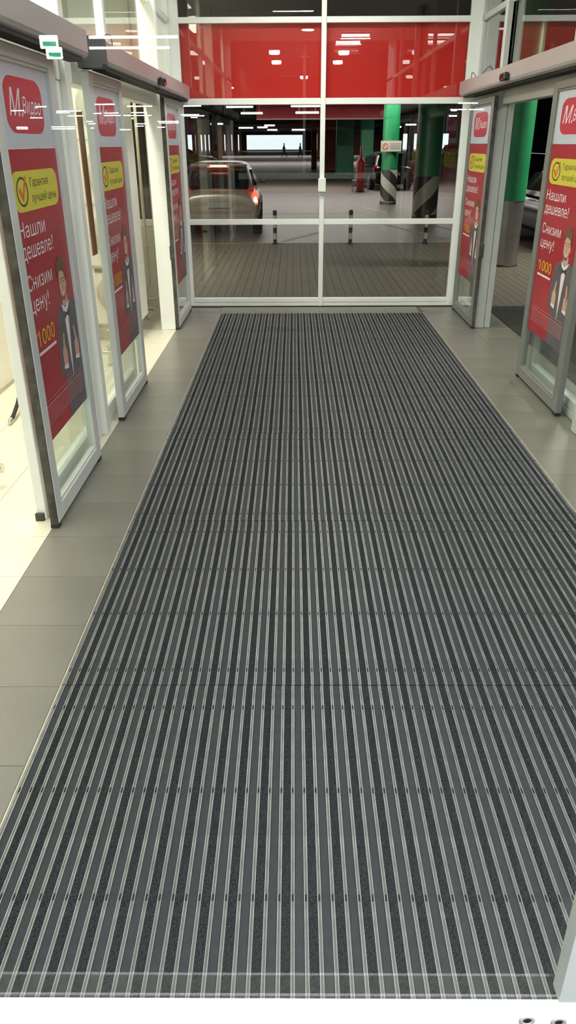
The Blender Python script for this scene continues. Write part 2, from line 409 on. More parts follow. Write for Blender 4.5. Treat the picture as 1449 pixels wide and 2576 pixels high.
# red sign band mounted behind the upper panes
sg = empty('sign_band', (0.318, 9.19, 2.5), label='wide red sign band behind the upper panes of the end wall', cat='sign')
for a, b in ((-1.50, -0.0015), (0.0015, 1.50)):
    box('face_panel', 'sign_red', (a, b, 0, 0.05, -0.33, 0.36), sg)
box('back_frame', 'lamp_body', (-1.5, 1.5, 0.051, 0.10, -0.33, 0.36), sg)

# ------------------------------------------------------------------ side walls of the vestibule
def side_wall(name, s, xf, ys, fixed, posts, zb=2.88):
    """s=-1 left, +1 right; xf = face nearest the corridor"""
    r = empty(name, (0, 0, 0), kind='structure')
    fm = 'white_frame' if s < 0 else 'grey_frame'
    X = lambda a: xf+s*a
    for (y0, y1, x0, x1, z1) in posts: box('post', fm, (X(x0), X(x1), y0, y1, 0, z1), r, bev=0.004)
    box('lintel', fm, (X(0.045), X(0.14), ys[0], ys[-1], 2.06, 2.22), r, bev=0.004)
    box('transom_bar', fm, (X(0.05), X(0.11), ys[0], ys[-1], zb-0.025, zb+0.03), r, bev=0.004)
    for a, b in zip(ys[:-1], ys[1:]):
        box('pane', 'glass', (X(0.075), X(0.081), a+0.03, b-0.03, 2.22, zb-0.025), r); box('pane', 'glass', (X(0.075), X(0.081), a+0.03, b-0.03, zb+0.03, 3.6), r)
        box('mullion', fm, (X(0.05), X(0.11), b-0.03, b+0.03, 2.22, 3.6), r, bev=0.004)
    for (y0, y1) in fixed:                        # fixed glazing beside the openings
        box('fixed_stile', fm, (X(0.05), X(0.10), y0, y0+0.07, 0, 2.06), r, bev=0.004); box('fixed_stile', fm, (X(0.05), X(0.10), y1-0.07, y1, 0, 2.06), r, bev=0.004)
        box('fixed_rail', fm, (X(0.05), X(0.10), y0+0.07, y1-0.07, 0.0, 0.05), r, bev=0.004); box('fixed_rail', fm, (X(0.05), X(0.11), y0+0.07, y1-0.07, 0.053, 0.125), r, bev=0.004)
        box('pane', 'glass', (X(0.07), X(0.076), y0+0.07, y1-0.07, 0.125, 2.06), r)
    return r
wl = side_wall('wall_left', -1, -1.23, [0.4, 2.2, 4.76, 6.02, 7.9, 9.10],
               [(3.46, 4.71), (4.81, 6.0), (7.96, 9.09)],
               [(4.71, 4.80, 0.012, 0.17, 3.6), (7.86, 7.955, -0.005, 0.15, 3.6), (0.4, 1.4, 0.05, 0.10, 3.6)])
box('latch_slot', 'black_plastic', (-1.238, -1.226, 7.853, 7.859, 0.70, 0.83), wl)
box('foot_seal', 'worn_seal', (-1.333, -1.29, 3.44, 3.459, 0, 0.04), wl)
wr = side_wall('wall_right', 1, 1.89, [0.4, 2.4, 4.76, 6.06, 7.93, 9.10],
               [(3.5, 4.70), (4.80, 6.10), (7.99, 9.09)],
               [(4.70, 4.79, -0.02, 0.16, 3.6), (7.90, 7.985, 0.005, 0.10, 3.6), (7.905, 7.985, 0.105, 0.165, 3.6), (0.4, 1.4, 0.05, 0.10, 3.6)])
box('latch_slot', 'black_plastic', (1.893, 1.905, 7.893, 7.899, 0.70, 0.83), wr)

# ceiling over vestibule and side room
box('ceiling', 'white_wall', (-2.6, 2.2, 0.42, 9.16, 3.6, 3.68), kind='structure')
# side room shell
rs = box('wall_side_room', 'cream_panel', (-2.45, -2.30, 0.4, 9.10, 0, 3.6), kind='structure')
box('baseboard_side_room', 'frame_edge', (-2.30, -2.285, 0.5, 9.09, 0.0, 0.035), kind='structure')
box('wall_side_room', 'cream_panel', (-2.30, -1.36, 0.4, 0.5, 0, 3.6), kind='structure')

# ------------------------------------------------------------------ sliding doors
def sliding_door(name, x, y0, y1, s, lead_far):
    """s=-1 left wall, +1 right wall.  lead_far: the leading (sealed) edge is the far one"""
    r = empty(name, (x, (y0+y1)/2, 0), kind='structure')
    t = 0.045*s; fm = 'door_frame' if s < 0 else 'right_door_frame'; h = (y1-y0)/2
    st = 0.098
    ya = -h+(0.0 if lead_far else 0.012); yb = h-(0.012 if lead_far else 0.0)
    box('stile', fm, (0, t, ya, -h+st, 0.022, 2.13), r, bev=0.004); box('stile', fm, (0, t, h-st, yb, 0.022, 2.13), r, bev=0.004)
    box('bottom_rail', fm, (0, t, -h+st, h-st, 0.022, 0.105), r, bev=0.004); box('top_rail', fm, (0, t, -h+st, h-st, 2.075, 2.13), r, bev=0.004)
    for zz, nm in ((0.105, 'glazing_bead'), (2.063, 'glazing_bead')):
        box(nm, fm, (0.008*s, 0.037*s, -h+st, h-st, zz, zz+0.012), r)
    box('pane', 'glass', (0.020*s, 0.026*s, -h+st, h-st, 0.10, 2.08), r)
    yl = h if lead_far else -h
    e0, e1 = (yl-0.012, yl) if lead_far else (yl, yl+0.012)
    box('edge_seal', 'worn_seal', (0.004*s, 0.041*s, e0, e1, 0.022, 2.13), r)
    box('guide_block', 'black_rubber', (0.002*s, 0.043*s, (e0-0.03) if lead_far else e0, e1 if lead_far else e1+0.03, 0.0, 0.021), r)
    ot = -h if lead_far else h-0.06
    box('guide_block', 'black_rubber', (0.002*s, 0.043*s, ot, ot+0.06, 0.0, 0.021), r)
    # rubber sweep along the underside
    box('sweep', 'black_rubber', (0.016*s, 0.028*s, -h+0.07, h-0.07, 0.003, 0.022), r)
    return r
XLD, XRD = -1.188, 1.848
d1 = sliding_door('door_1', XLD, 3.36, 4.30, -1, False)
d2 = sliding_door('door_2', XLD, 5.00, 5.94, -1, True)
d3 = sliding_door('door_3', XLD, 7.845, 8.87, -1, False)
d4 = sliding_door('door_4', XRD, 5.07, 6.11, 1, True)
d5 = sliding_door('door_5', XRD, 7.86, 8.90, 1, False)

# ------------------------------------------------------------------ posters
from mathutils.geometry import delaunay_2d_cdt
def text_mesh(body, name, m, u0, v0, u1, v1, shear=0.0, bold=0.0):
    cu = bpy.data.curves.new(name, 'FONT'); cu.body = body; cu.size = 1.0; cu.resolution_u = 3; cu.shear = shear; cu.offset = bold
    cu.fill_mode = 'NONE'
    ob = bpy.data.objects.new(name, cu); COL.objects.link(ob)
    bpy.context.view_layer.update()
    dg = bpy.context.evaluated_depsgraph_get()
    src = bpy.data.meshes.new_from_object(ob.evaluated_get(dg)); bpy.data.objects.remove(ob); bpy.data.curves.remove(cu)
    P = [(v.co.x, v.co.y) for v in src.vertices]; E = [tuple(e.vertices) for e in src.edges]; bpy.data.meshes.remove(src)
    # directed loops
    nb = {}
    for a, b in E: nb.setdefault(a, []).append(b); nb.setdefault(b, []).append(a)
    seen = set(); loops = []
    for st in sorted(nb):
        if st in seen: continue
        lp = [st]; seen.add(st); cur = st
        # walk towards increasing index so that the contour direction is kept
        nx = min(nb[st], key=lambda q: (q != st+1, q))
        while nx not in seen:
            lp.append(nx); seen.add(nx); c2 = [q for q in nb[nx] if q not in seen]; cur = nx
            if not c2: break
            nx = c2[0]
        loops.append(lp)
    a, b = min(p[0] for p in P), max(p[0] for p in P); c, d = min(p[1] for p in P), max(p[1] for p in P)
    edges = [(lp[i], lp[(i+1) % len(lp)]) for lp in loops for i in range(len(lp))]
    vo, _, fo, _, _, _ = delaunay_2d_cdt([Vector(p) for p in P], edges, [], 0, 1e-5)
    segs = [(P[i], P[j]) for i, j in edges]
    keep = []
    for f in fo:
        x = sum(vo[i].x for i in f)/len(f); y = sum(vo[i].y for i in f)/len(f); wn = 0
        for (p, q) in segs:
            if (p[1] <= y) != (q[1] <= y):
                if p[0]+(y-p[1])/(q[1]-p[1])*(q[0]-p[0]) > x: wn += 1 if q[1] > p[1] else -1
        if wn != 0: keep.append(list(f))
    me = bpy.data.meshes.new(name)
    me.from_pydata([(u0+(v.x-a)/(b-a)*(u1-u0), 0, v0+(v.y-c)/(d-c)*(v1-v0)) for v in vo], [], keep)
    used = set(i for f in keep for i in f)
    me.materials.append(M[m]); me.update()
    return me
def flat(name, m, pts, y, parent, th=0.0004, loc=None):
    o = MB().prism(pts, 1, y, y-th).build(name, m, parent); return o
def arc(cx, cz, rx, rz, n=24, a0=0, a1=2*PI):
    return [(cx+rx*math.cos(a0+(a1-a0)*k/n), cz+rz*math.sin(a0+(a1-a0)*k/n)) for k in range(n if abs(a1-a0-2*PI) < 1e-6 else n+1)]
def rrect(x0, x1, z0, z1, rx, rz, bulge=0.0):
    p = []
    for (cx, cz, a) in ((x1-rx, z1-rz, 0), (x0+rx, z1-rz, PI/2), (x0+rx, z0+rz, PI), (x1-rx, z0+rz, 1.5*PI)):
        for k in range(6):
            t = a+PI/2*k/5; p.append((cx+rx*math.cos(t), cz+rz*math.sin(t)))
    out = []
    zc = (z0+z1)/2
    for (x, z) in p:
        t = 1-((z-zc)/((z1-z0)/2))**2; out.append((x+(bulge*t if x > (x0+x1)/2 else -bulge*t), z))
    return out
def make_poster(W):
    """local: x = left to right as read (0..W), z up, front faces -y"""
    parts = []
    def P(name, m, pts, y, sub=None): parts.append((name, MB().prism(pts, 1, y, y-0.0004).mesh(name, m), sub))
    def Tm(body, m, u0, v0, u1, v1, y, sub=None, shear=0.0, bold=0.0):
        me = text_mesh(body, 'lettering', m, u0*W, v0, u1*W, v1, shear, bold)
        for v in me.vertices: v.co.y = y
        parts.append(('lettering', me, sub))
    P('white_panel', 'poster_white', [(0, 1.732), (W, 1.732), (W, 2.062), (0, 2.062)], 0)
    P('red_panel', 'poster_red', [(0, 0.42), (W, 0.42), (W, 1.73), (0, 1.73)], 0)
    P('logo', 'logo_red', rrect(0.155*W, 0.80*W, 1.792, 2.012, 0.10*W, 0.05, 0.03), -0.0006)
    Tm('М.', 'print_white', 0.185, 1.858, 0.42, 1.968, -0.0014, 'logo', 0.3, 0.02)
    Tm('Видео', 'print_white', 0.425, 1.858, 0.785, 1.940, -0.0014, 'logo', 0.3, 0.02)
    P('badge', 'print_yellow', rrect(0.05*W, 0.92*W, 1.475, 1.642, 0.08*W, 0.045, 0.018), -0.0006)
    c = arc(0.20*W, 1.558, 0.105*W, 0.062, 28); ci = arc(0.20*W, 1.558, 0.086*W, 0.052, 28)
    rg = MB(); n = len(c)
    rg.add([(a, -0.0012, b) for a, b in c]+[(a, -0.0012, b) for a, b in ci], [[i, (i+1) % n, n+(i+1) % n, n+i] for i in range(n)])
    parts.append(('ring', rg.mesh('ring', 'print_dark'), 'badge'))
    parts.append(('tick', MB().prism([(0.13*W, 1.565), (0.165*W, 1.575), (0.20*W, 1.545), (0.27*W, 1.625), (0.29*W, 1.615), (0.20*W, 1.515)][::1], 1, -0.0014, -0.0018).mesh('tick', 'print_orange'), 'badge'))
    Tm('Гарантия', 'print_dark', 0.36, 1.563, 0.73, 1.612, -0.0014, 'badge', 0, 0.008)
    Tm('лучшей цены', 'print_dark', 0.36, 1.497, 0.88, 1.548, -0.0014, 'badge', 0, 0.008)
    Tm('Нашли', 'print_white', 0.035, 1.368, 0.54, 1.437, -0.0012, 'red_panel', 0, 0.022)
    Tm('дешевле?', 'print_white', 0.035, 1.262, 0.665, 1.347, -0.0012, 'red_panel', 0, 0.022)
    Tm('Снизим', 'print_white', 0.045, 1.140, 0.545, 1.212, -0.0012, 'red_panel', 0, 0.022)
    Tm('цену!', 'print_white', 0.05, 1.020, 0.415, 1.112, -0.0012, 'red_panel', 0, 0.022)
    Tm('+', 'print_gold', 0.06, 0.925, 0.10, 0.955, -0.0012, 'red_panel', 0, 0.01)
    Tm('1000', 'print_gold', 0.11, 0.878, 0.435, 0.955, -0.0012, 'red_panel', 0, 0.012)
    P2 = lambda nm, m, pts, y, s: parts.append((nm, MB().prism(pts, 1, y, y-0.0003).mesh(nm, m), s))
    P2('small_print', 'print_white', [(0.07*W, 0.842), (0.44*W, 0.842), (0.44*W, 0.856), (0.07*W, 0.856)], -0.0008, 'red_panel')
    # the printed man in a grey dinner jacket, thumbs up
    suit = [(0.56, 0.42), (1.0, 0.42), (1.0, 0.985), (0.90, 1.0), (0.83, 1.015), (0.68, 1.01), (0.58, 0.985), (0.52, 0.94), (0.485, 0.84), (0.47, 0.74), (0.46, 0.67), (0.52, 0.655), (0.56, 0.66)]
    P('printed_man', 'print_grey', [(a*W, b) for a, b in suit], -0.0006)
    S = 'printed_man'
    P2('neck', 'print_skin', [(0.70*W, 0.985), (0.82*W, 0.985), (0.82*W, 1.04), (0.70*W, 1.04)], -0.0012, S)
    P2('face', 'print_skin', arc(0.745*W, 1.095, 0.075*W, 0.082, 20), -0.0016, S)
    P2('ear', 'print_skin', arc(0.825*W, 1.09, 0.014*W, 0.018, 10), -0.0014, S)
    P2('hair', 'print_hair', [(0.665*W, 1.125), (0.68*W, 1.155), (0.73*W, 1.165), (0.80*W, 1.150), (0.825*W, 1.10), (0.845*W, 1.14), (0.84*W, 1.19), (0.79*W, 1.225), (0.72*W, 1.235), (0.66*W, 1.205), (0.645*W, 1.165)], -0.0020, S)
    for ex in (0.715, 0.775):
        P2('eye', 'print_dark', arc(ex*W, 1.108, 0.010*W, 0.005, 8), -0.0021, S); P2('eyebrow', 'print_hair', [((ex-0.018)*W, 1.121), ((ex+0.018)*W, 1.121), ((ex+0.018)*W, 1.127), ((ex-0.018)*W, 1.127)], -0.0021, S)
    P2('nose', 'print_pink', [(0.738*W, 1.075), (0.756*W, 1.075), (0.748*W, 1.105)], -0.0021, S)
    P2('beard', 'print_hair', [(0.69*W, 1.05), (0.71*W, 1.022), (0.745*W, 1.012), (0.78*W, 1.022), (0.80*W, 1.05), (0.77*W, 1.036), (0.745*W, 1.032), (0.72*W, 1.036)], -0.0020, S)
    P2('mouth', 'print_white', [(0.722*W, 1.052), (0.735*W, 1.044), (0.755*W, 1.044), (0.77*W, 1.052)], -0.0021, S)
    P2('shirt', 'print_white', [(0.66*W, 1.005), (0.70*W, 0.955), (0.735*W, 0.60), (0.79*W, 0.90), (0.80*W, 0.96), (0.86*W, 1.005), (0.80*W, 0.99), (0.745*W, 0.975), (0.70*W, 0.99)], -0.0013, S)
    P2('bow_tie', 'print_dark', [(0.70*W, 0.965), (0.755*W, 0.948), (0.81*W, 0.968), (0.81*W, 0.922), (0.755*W, 0.938), (0.70*W, 0.920)], -0.0022, S)
    for hx, q in ((0.60, 1), (0.90, -1)):
        P2('hand', 'print_skin', [((hx-0.05)*W, 0.70), ((hx+0.045)*W, 0.70), ((hx+0.055)*W, 0.745), ((hx+0.04)*W, 0.785), ((hx+0.02*q)*W, 0.795), ((hx+0.035*q)*W, 0.86), ((hx+0.008*q)*W, 0.862), ((hx-0.018*q)*W, 0.80), ((hx-0.05)*W, 0.775)][::1], -0.0016, S)
        P2('cuff', 'print_white', [((hx-0.055)*W, 0.685), ((hx+0.04)*W, 0.672), ((hx+0.045)*W, 0.698), ((hx-0.052)*W, 0.705)], -0.0015, S)
    ln = MB()
    for k in range(10):
        z = 0.612-k*0.0125; u1 = 0.94 if k < 2 else 0.92
        if k in (1,): z = 0.592
        ln.box(0.055*W, u1*W, -0.0024, -0.0020, z, z+0.0036)
    parts.append(('small_print', ln.mesh('small_print', 'print_pink'), S))
    return parts
def place_poster(parts, door_x, y_left, s, label):
    rz = PI/2 if s < 0 else -PI/2
    r = empty('poster', (door_x+(0.018*s), y_left, 0), rz, label=label, cat='poster', group='shop posters on the sliding doors')
    ob = {}
    for nm, me, sub in parts:
        par = ob.get(sub, r) if sub else r
        o = link(nm, me, par)
        if sub is None: ob[nm] = o
    return r
PL = make_poster(0.744); PR = make_poster(0.844)
place_poster(PL, XLD, 3.458, -1, 'red poster with yellow badge on the nearest left sliding door')
place_poster(PL, XLD, 5.098, -1, 'red poster with yellow badge on the second left sliding door')
place_poster(make_poster(0.829), XLD, 7.943, -1, 'red poster on the farthest left sliding door, beside the end wall')
place_poster(PR, XRD, 6.012, 1, 'red poster with yellow badge on the nearest right sliding door')
place_poster(PR, XRD, 8.802, 1, 'red poster on the farthest right sliding door, beside the end wall')

# ------------------------------------------------------------------ door operators (headers)
def header(s, xi, xo, y0, y1, z0, z1, label, sensor=None, cap_near=None):
    r = empty('door_operator', ((xi+xo)/2, (y0+y1)/2, z0), label=label, cat='door operator', group='long metal door operator boxes')
    h = (y1-y0)/2; w2 = abs(xo-xi)/2; H = z1-z0
    # front (corridor) side is towards -s
    pr = [(w2, 0), (w2, H), (-w2, H), (-w2, 0.03), (-w2+0.008, 0.012), (-w2+0.03, 0)]
    if s < 0: pr = [(-a, b) for a, b in pr]
    MB().prism(pr, 1, -h+0.012, h-0.012).build('cover', 'op_cover', r)
    for a, b, nm in ((-h, -h+0.012, 'end_cap'), (h-0.012, h, 'end_cap')):
        MB().prism([(x*1.0, z) for x, z in pr], 1, a, b).build(nm, 'op_cover' if not (cap_near and a == -h) else cap_near, r)
    fx = -w2 if s > 0 else w2
    MB().box(-w2+0.04, w2-0.02, -h+0.05, h-0.05, -0.016, 0.0).build('track', 'black_rubber', r)
    if sensor is not None:
        yy = sensor-(y0+y1)/2; d = -0.05 if s > 0 else 0.05
        so = MB().box(fx, fx+d, yy-0.075, yy+0.075, 0.015, 0.075, bev=0.012).build('sensor', 'black_plastic', r)
        MB().box(fx+d, fx+d*1.05, yy-0.05, yy+0.05, 0.025, 0.06).build('sensor_window', 'car_glass', so)
        MB().lathe([(0.0, 0.004), (0.008, 0.002), (0.009, 0)], (fx+d*1.02, yy-0.03, 0.03), 10, 0).build('led', 'led_red', so)
    return r
header(-1, -1.235, -1.095, 1.2, 4.665, 2.155, 2.285, 'grey metal door operator box above the nearest left sliding door')
header(-1, -1.235, -1.095, 5.10, 9.05, 2.155, 2.285, 'grey metal door operator box with lit red sensor, left, reaching the end wall', 7.03)
header(1, 1.915, 1.75, 1.2, 9.05, 2.180, 2.312, 'long grey metal door operator box above the right sliding doors', 7.07)
# charcoal cable housing at the near end of the second left operator
ch = empty('cable_housing', (-1.15, 5.03, 2.14), label='charcoal plastic end housing between the two left door operators', cat='housing')
MB().prism([(-0.085, 0.0), (0.05, 0.0), (0.062, 0.02), (0.062, 0.15), (-0.085, 0.165)], 1, -0.062, 0.062).build('shell', 'charcoal_plastic', ch)
MB().tube([(0.05, 0.05, 0.15), (0.06, 0.10, 0.18), (0.055, 0.25, 0.19), (0.03, 0.40, 0.15)], 0.004, 6).build('cable', 'black_plastic', ch)
cb = MB().tube([(1.80, 8.75, 2.312), (1.80, 8.72, 2.375), (1.80, 8.66, 2.37), (1.80, 8.5, 2.318), (1.80, 8.3, 2.318), (1.80, 8.1, 2.36), (1.80, 7.95, 2.37), (1.80, 7.8, 2.32)], 0.0035, 6)
cb.build('loose_cable', 'black_plastic', label='thin loose cable looping on top of the right door operator', cat='cable')

# ------------------------------------------------------------------ near glass partition with white rail (the photo is taken through it)
pt = empty('window_2', (0, 0.352, 0), kind='structure')
box('rail', 'rail_white', (-1.2, 1.8, -0.002, 0.0, 1.035, 1.157), pt)
box('pane', 'front_glass', (-1.2, 1.8, 0.001, 0.009, 0.02, 3.55), pt)
box('post', 'grey_frame', (0.203, 0.262, -0.002, 0.012, 1.157, 3.55), pt)
for bx, bz in ((0.1820, 1.1335), (0.2070, 1.1315)):
    b = MB().lathe([(0.0062, 0), (0.0062, -0.0006), (0.0055, -0.0012), (0.0034, -0.0010), (0.0030, -0.0002)], (bx, -0.002, bz), 24, 1).build('bolt', 'lamp_body', pt)
    MB().lathe([(0.0031, -0.0004), (0.0012, -0.0003), (0.0, -0.0002)], (bx, -0.002, bz), 12, 1).build('bolt_socket', 'dark_slot', b)

# shop behind the camera (seen only as reflections in the glass)
box('floor_shop', 'shop_floor', (-70, 20, -200, 0.295, -0.1, 0.0), kind='structure')
box('wall_shop_back', 'shop_wall', (-70, 20, -200.2, -200, 0, 4.2), kind='structure')
box('wall_shop_left', 'shop_wall', (-70.2, -70, -200, 0.35, 0, 4.2), kind='structure')
box('wall_shop_right', 'shop_wall', (20, 20.2, -200, 0.35, 0, 4.2), kind='structure')
box('wall_shop_front', 'shop_wall', (-70, -1.32, 0.33, 0.40, 0, 4.2), kind='structure')
box('wall_shop_front', 'shop_wall', (1.97, 20, 0.33, 0.40, 0, 4.2), kind='structure')
box('wall_shop_front', 'shop_wall', (-1.32, 1.97, 0.345, 0.42, 3.56, 4.2), kind='structure')
box('ceiling_shop', 'shop_wall', (-70, 20, -200, 0.35, 4.2, 4.3), kind='structure')
SH = [(-4.6, -2.6, -19.1), (-5.1, -3.1, -21.2), (-24.1, -23.0, -76.6), (-20.2, -19.3, -60.0), (-18.2, -17.2, -64.3), (-16.6, -15.9, -53.9), (-17.3, -15.5, -61.2), (-19.3, -18.0, -71.7), (-39.7, -38.1, -119.7), (-43.8, -42.1, -132.3), (-34.3, -31.0, -118.4), (-38.8, -35.1, -134.1), (-12.1, -10.9, -51.1), (-10.7, -9.1, -54.0), (-15.8, -15.2, -66.3), (-14.8, -13.7, -65.6), (-16.1, -14.7, -71.2), (-14.5, -12.1, -71.5), (-12.6, -11.4, -65.1), (-22.2, -21.5, -89.7), (-24.6, -23.8, -100.4), (-19.2, -17.7, -101.7), (-21.9, -20.7, -115.6), (-14.8, -12.5, -91.3), (-15.8, -13.5, -98.5), (-20.3, -19.2, -125.0), (-9.4, -7.9, -70.2), (-9.6, -7.8, -73.3), (11.6, 12.8, -62.1), (10.2, 11.4, -52.0), (13.0, 14.1, -62.2), (-9.5, -8.9, -77.8), (-30.1, -28.2, -144.8), (-31.2, -30.7, -128.5)]
def tube_lamp(x0, x1, y, z, m, label, group, thick=0.05, top=None):
    r = empty('tube_lamp', ((x0+x1)/2, y, z), label=label, cat='lamp', group=group); h = (x1-x0)/2
    MB().box(-h, h, -thick, thick, 0.02, 0.05).build('housing', 'lamp_body', r)
    MB().cyl((-h, 0, 0), (h, 0, 0), thick*0.7, n=8).build('tube', m, r)
    if top:
        for q in (-0.7*h, 0.7*h): MB().cyl((q, 0, 0.05), (q, 0, top-z), 0.008, n=6).build('hanger', 'lamp_body', r)
    return r
for i, (a, b, y) in enumerate(SH):
    lab = {0: 'upper of two long tube reflections above the second left door operator', 1: 'lower of two long tube reflections above the second left door operator'}.get(i, 'small shop ceiling tube lamp seen as a white streak in the near glass')
    tube_lamp(a, b, y, 3.9, 'shop_tube', lab, 'shop ceiling tube lamps reflected in the glass', 0.035+0.00045*abs(y))
# lamps whose mirror images sit in the red band
for (x, y, hw, lab) in ((1.17, 1.69, 0.26, 'upper'), (1.10, 0.62, 0.24, 'lower')):
    tube_lamp(x-hw, x+hw, y, 3.55, 'shop_tube', 'vestibule tube lamp giving the '+lab+' streak right of the mullion in the red band', 'vestibule ceiling lamps', 0.03)
dl = empty('downlight', (0.26, 2.6, 3.56), label='round ceiling downlight of the vestibule, reflected at the red band top', cat='lamp')
MB().lathe([(0.0, -0.03), (0.10, -0.03), (0.12, 0.0), (0.12, 0.04)], n=24).build('diffuser', 'shop_tube', dl)
MB().lathe([(0.121, -0.02), (0.15, -0.02), (0.15, 0.04)], n=24).build('rim', 'lamp_body', dl)
DLL = {(1.14, -1.42): 'round shop downlight reflected right of the mullion, upper of two in the red band', (-0.42, -1.25): 'round shop downlight reflected left of the mullion, upper of two in the red band', (1.12, -3.65): 'round shop downlight reflected right of the mullion, lower of two in the red band', (3.34, -1.29): 'round shop downlight reflected near the right end of the red band', (-0.42, -3.55): 'round shop downlight reflected left of the mullion, lower of two in the red band', (0.33, -8.45): 'round shop downlight reflected faintly beside the mullion, low in the red band'}
for (x, y) in ((1.14, -1.42), (-0.42, -1.25), (1.12, -3.65), (3.34, -1.29), (-0.42, -3.55), (0.33, -8.45)):
    r = empty('downlight', (x, y, 3.55), label=DLL[(x, y)], cat='lamp', group='round shop downlights')
    MB().lathe([(0.0, -0.03), (0.11, -0.03), (0.12, 0.0), (0.12, 0.04)], n=16).build('diffuser', 'shop_tube', r)
for (x, y, g) in ((-3.6, -12.2, 'exit_face'), (-3.95, -13.7, 'exit_green')):
    r = empty('exit_sign', (x, y, 3.1), label='small lit green exit sign in the shop, reflected over the left operator' if g == 'exit_green' else 'small lit white exit sign in the shop, reflected over the left operator', cat='sign')
    MB().box(-0.135, 0.135, -0.03, 0.0, -0.09, 0.08, bev=0.01).build('light_box', 'exit_face', r)
    MB().box(-0.09, 0.11, 0.0, 0.006, -0.06, 0.0).build('pictogram', 'exit_green', r)

# ------------------------------------------------------------------ side room fittings
ac = empty('air_curtain', (-1.72, 7.35, 0), label='white upright air curtain with round fan inlets in the left side room', cat='air curtain')
MB().box(-0.30, 0.22, 0.0, 0.5, 0.16, 2.45, bev=0.02).build('cabinet', 'cream_panel', ac)
for z in (0.47, 1.0, 1.53, 2.06):
    rg = MB().lathe([(0.17, 0.0), (0.175, -0.03), (0.155, -0.05), (0.135, -0.035), (0.12, -0.06), (0.085, -0.06), (0.075, -0.03)], (0.02, 0, z), 28, 1).build('fan_ring', 'ring_shaded', ac)
    MB().lathe([(0.075, -0.02), (0.03, -0.03), (0.0, -0.035)], (0.02, 0, z), 20, 1).build('fan_hub', 'black_plastic', rg)
for z in (0.70, 1.24, 1.77): MB().box(-0.28, 0.20, -0.008, 0.0, z, z+0.02).build('panel_joint', 'frame_edge', ac)
MB().box(-0.16, 0.21, -0.008, 0.0, 0.655, 0.69).build('control_strip', 'charcoal_plastic', ac)
MB().box(-0.24, 0.16, 0.05, 0.45, 0.0, 0.16).build('plinth', 'frame_edge', ac)
def valve(x, y, label, s=1.0, red=False):
    r = empty('radiator_valve', (x, y, 0), label=label, cat='valve')
    MB().cyl((0, 0, 0), (0, 0, 0.16*s), 0.018, n=14).cyl((0, 0, 0), (0, 0, 0.012), 0.032, n=16).build('stem', 'chrome', r)
    MB().cyl((-0.06, 0, 0.12*s), (0.07, 0, 0.12*s), 0.019, n=14).cyl((0.07, 0, 0.12*s), (0.09, 0, 0.12*s), 0.028, n=14).build('tee', 'chrome', r)
    MB().cyl((-0.03, 0, 0.17*s), (0.05, 0, 0.185*s), 0.008, n=8).build('lever', 'paint_orange' if red else 'chrome', r)
    return r
valve(-1.60, 6.45, 'small chrome pipe valve on the tiles by the fixed left pane')
valve(-1.68, 7.02, 'chrome pipe valve at the foot of the air curtain', 1.5, True)
valve(-1.72, 3.86, 'chrome pipe valve at the left photo edge')
valve(-1.62, 8.35, 'chrome pipe valve behind the second left sliding door')
pp = empty('heating_pipes', (-1.62, 8.98, 0), label='two cream vertical heating pipes in front of the side room window', cat='pipes')
def bend(pts, r, name):
    MB().tube(pts, r, 12).build(name, 'pipe_cream', pp)
bend([(-0.06, 0, 3.55), (-0.06, 0, 0.30), (-0.068, 0, 0.25), (-0.09, 0, 0.215), (-0.13, 0, 0.20), (-0.45, 0, 0.20)], 0.017, 'pipe')
bend([(0.05, 0, 3.55), (0.05, 0, 0.20), (0.04, 0, 0.15), (0.01, 0, 0.12), (-0.05, 0, 0.11), (-0.45, 0, 0.11)], 0.017, 'pipe')
MB().cyl((-0.06, 0, 0.66), (-0.06, 0, 0.70), 0.027, n=14).build('coupling', 'pipe_cream', pp)
box('sign_strip', 'brown_strip', (-1.296, -1.290, 5.05, 5.17, 1.10, 1.93), label='narrow brown strip at the fixed pane behind the second left door', cat='sign strip')  # thin brown strip set just in front of the fixed pane
hs = empty('hose', (-1.98, 5.0, 0), label='dark rubber hose end bending down to the side room floor', cat='hose')
MB().tube([(-0.02, 0.50, 0.36), (-0.01, 0.40, 0.26), (0, 0.25, 0.16), (0.01, 0.12, 0.09), (0.015, 0.0, 0.045), (0.015, -0.06, 0.03)], 0.014, 10).build('pipe', 'black_rubber', hs)
MB().cyl((0.015, -0.06, 0.03), (0.015, -0.10, 0.022), 0.018, 0.012, n=12).build('nozzle', 'chrome', hs)
box('wall_slot', 'black_plastic', (-2.30, -2.27, 4.6, 4.95, 0.62, 0.66), label='small black slot on the side room wall at the left photo edge', cat='wall slot')

# ------------------------------------------------------------------ garage
box('floor_paving', 'pavers', (-30, 40, 9.165, 15.3, -0.10, -0.002), kind='structure')
box('floor_paving', 'pavers', (2.252, 40, -8, 9.163, -0.10, -0.002), kind='structure')
box('floor_road', 'asphalt', (-30, 40, 15.3, 230, -0.12, -0.03), kind='structure')
box('trim_2', 'road_paint', (-30, 40, 15.3, 15.36, -0.03, 0.004), kind='structure')
box('ceiling_garage', 'dark_ceiling', (-30, 40, 9.17, 201, 3.75, 3.9), kind='structure')
box('ceiling_garage', 'dark_ceiling', (2.21, 40, -8, 9.168, 3.75, 3.9), kind='structure')
box('wall_garage_left', 'concrete', (-30.3, -30, 9.17, 200, 0, 3.75), kind='structure')
box('wall_garage_near_left', 'concrete', (-30, -2.6, 9.17, 9.4, 0, 3.75), kind='structure')
box('wall_garage_right', 'concrete', (40, 40.3, -8, 200, 0, 3.75), kind='structure')
box('wall_garage_near', 'concrete', (20.3, 40, -8.2, -8, 0, 3.75), kind='structure')
box('wall_garage_inner', 'concrete', (2.26, 20.3, 0.41, 0.6, 0, 3.75), kind='structure')
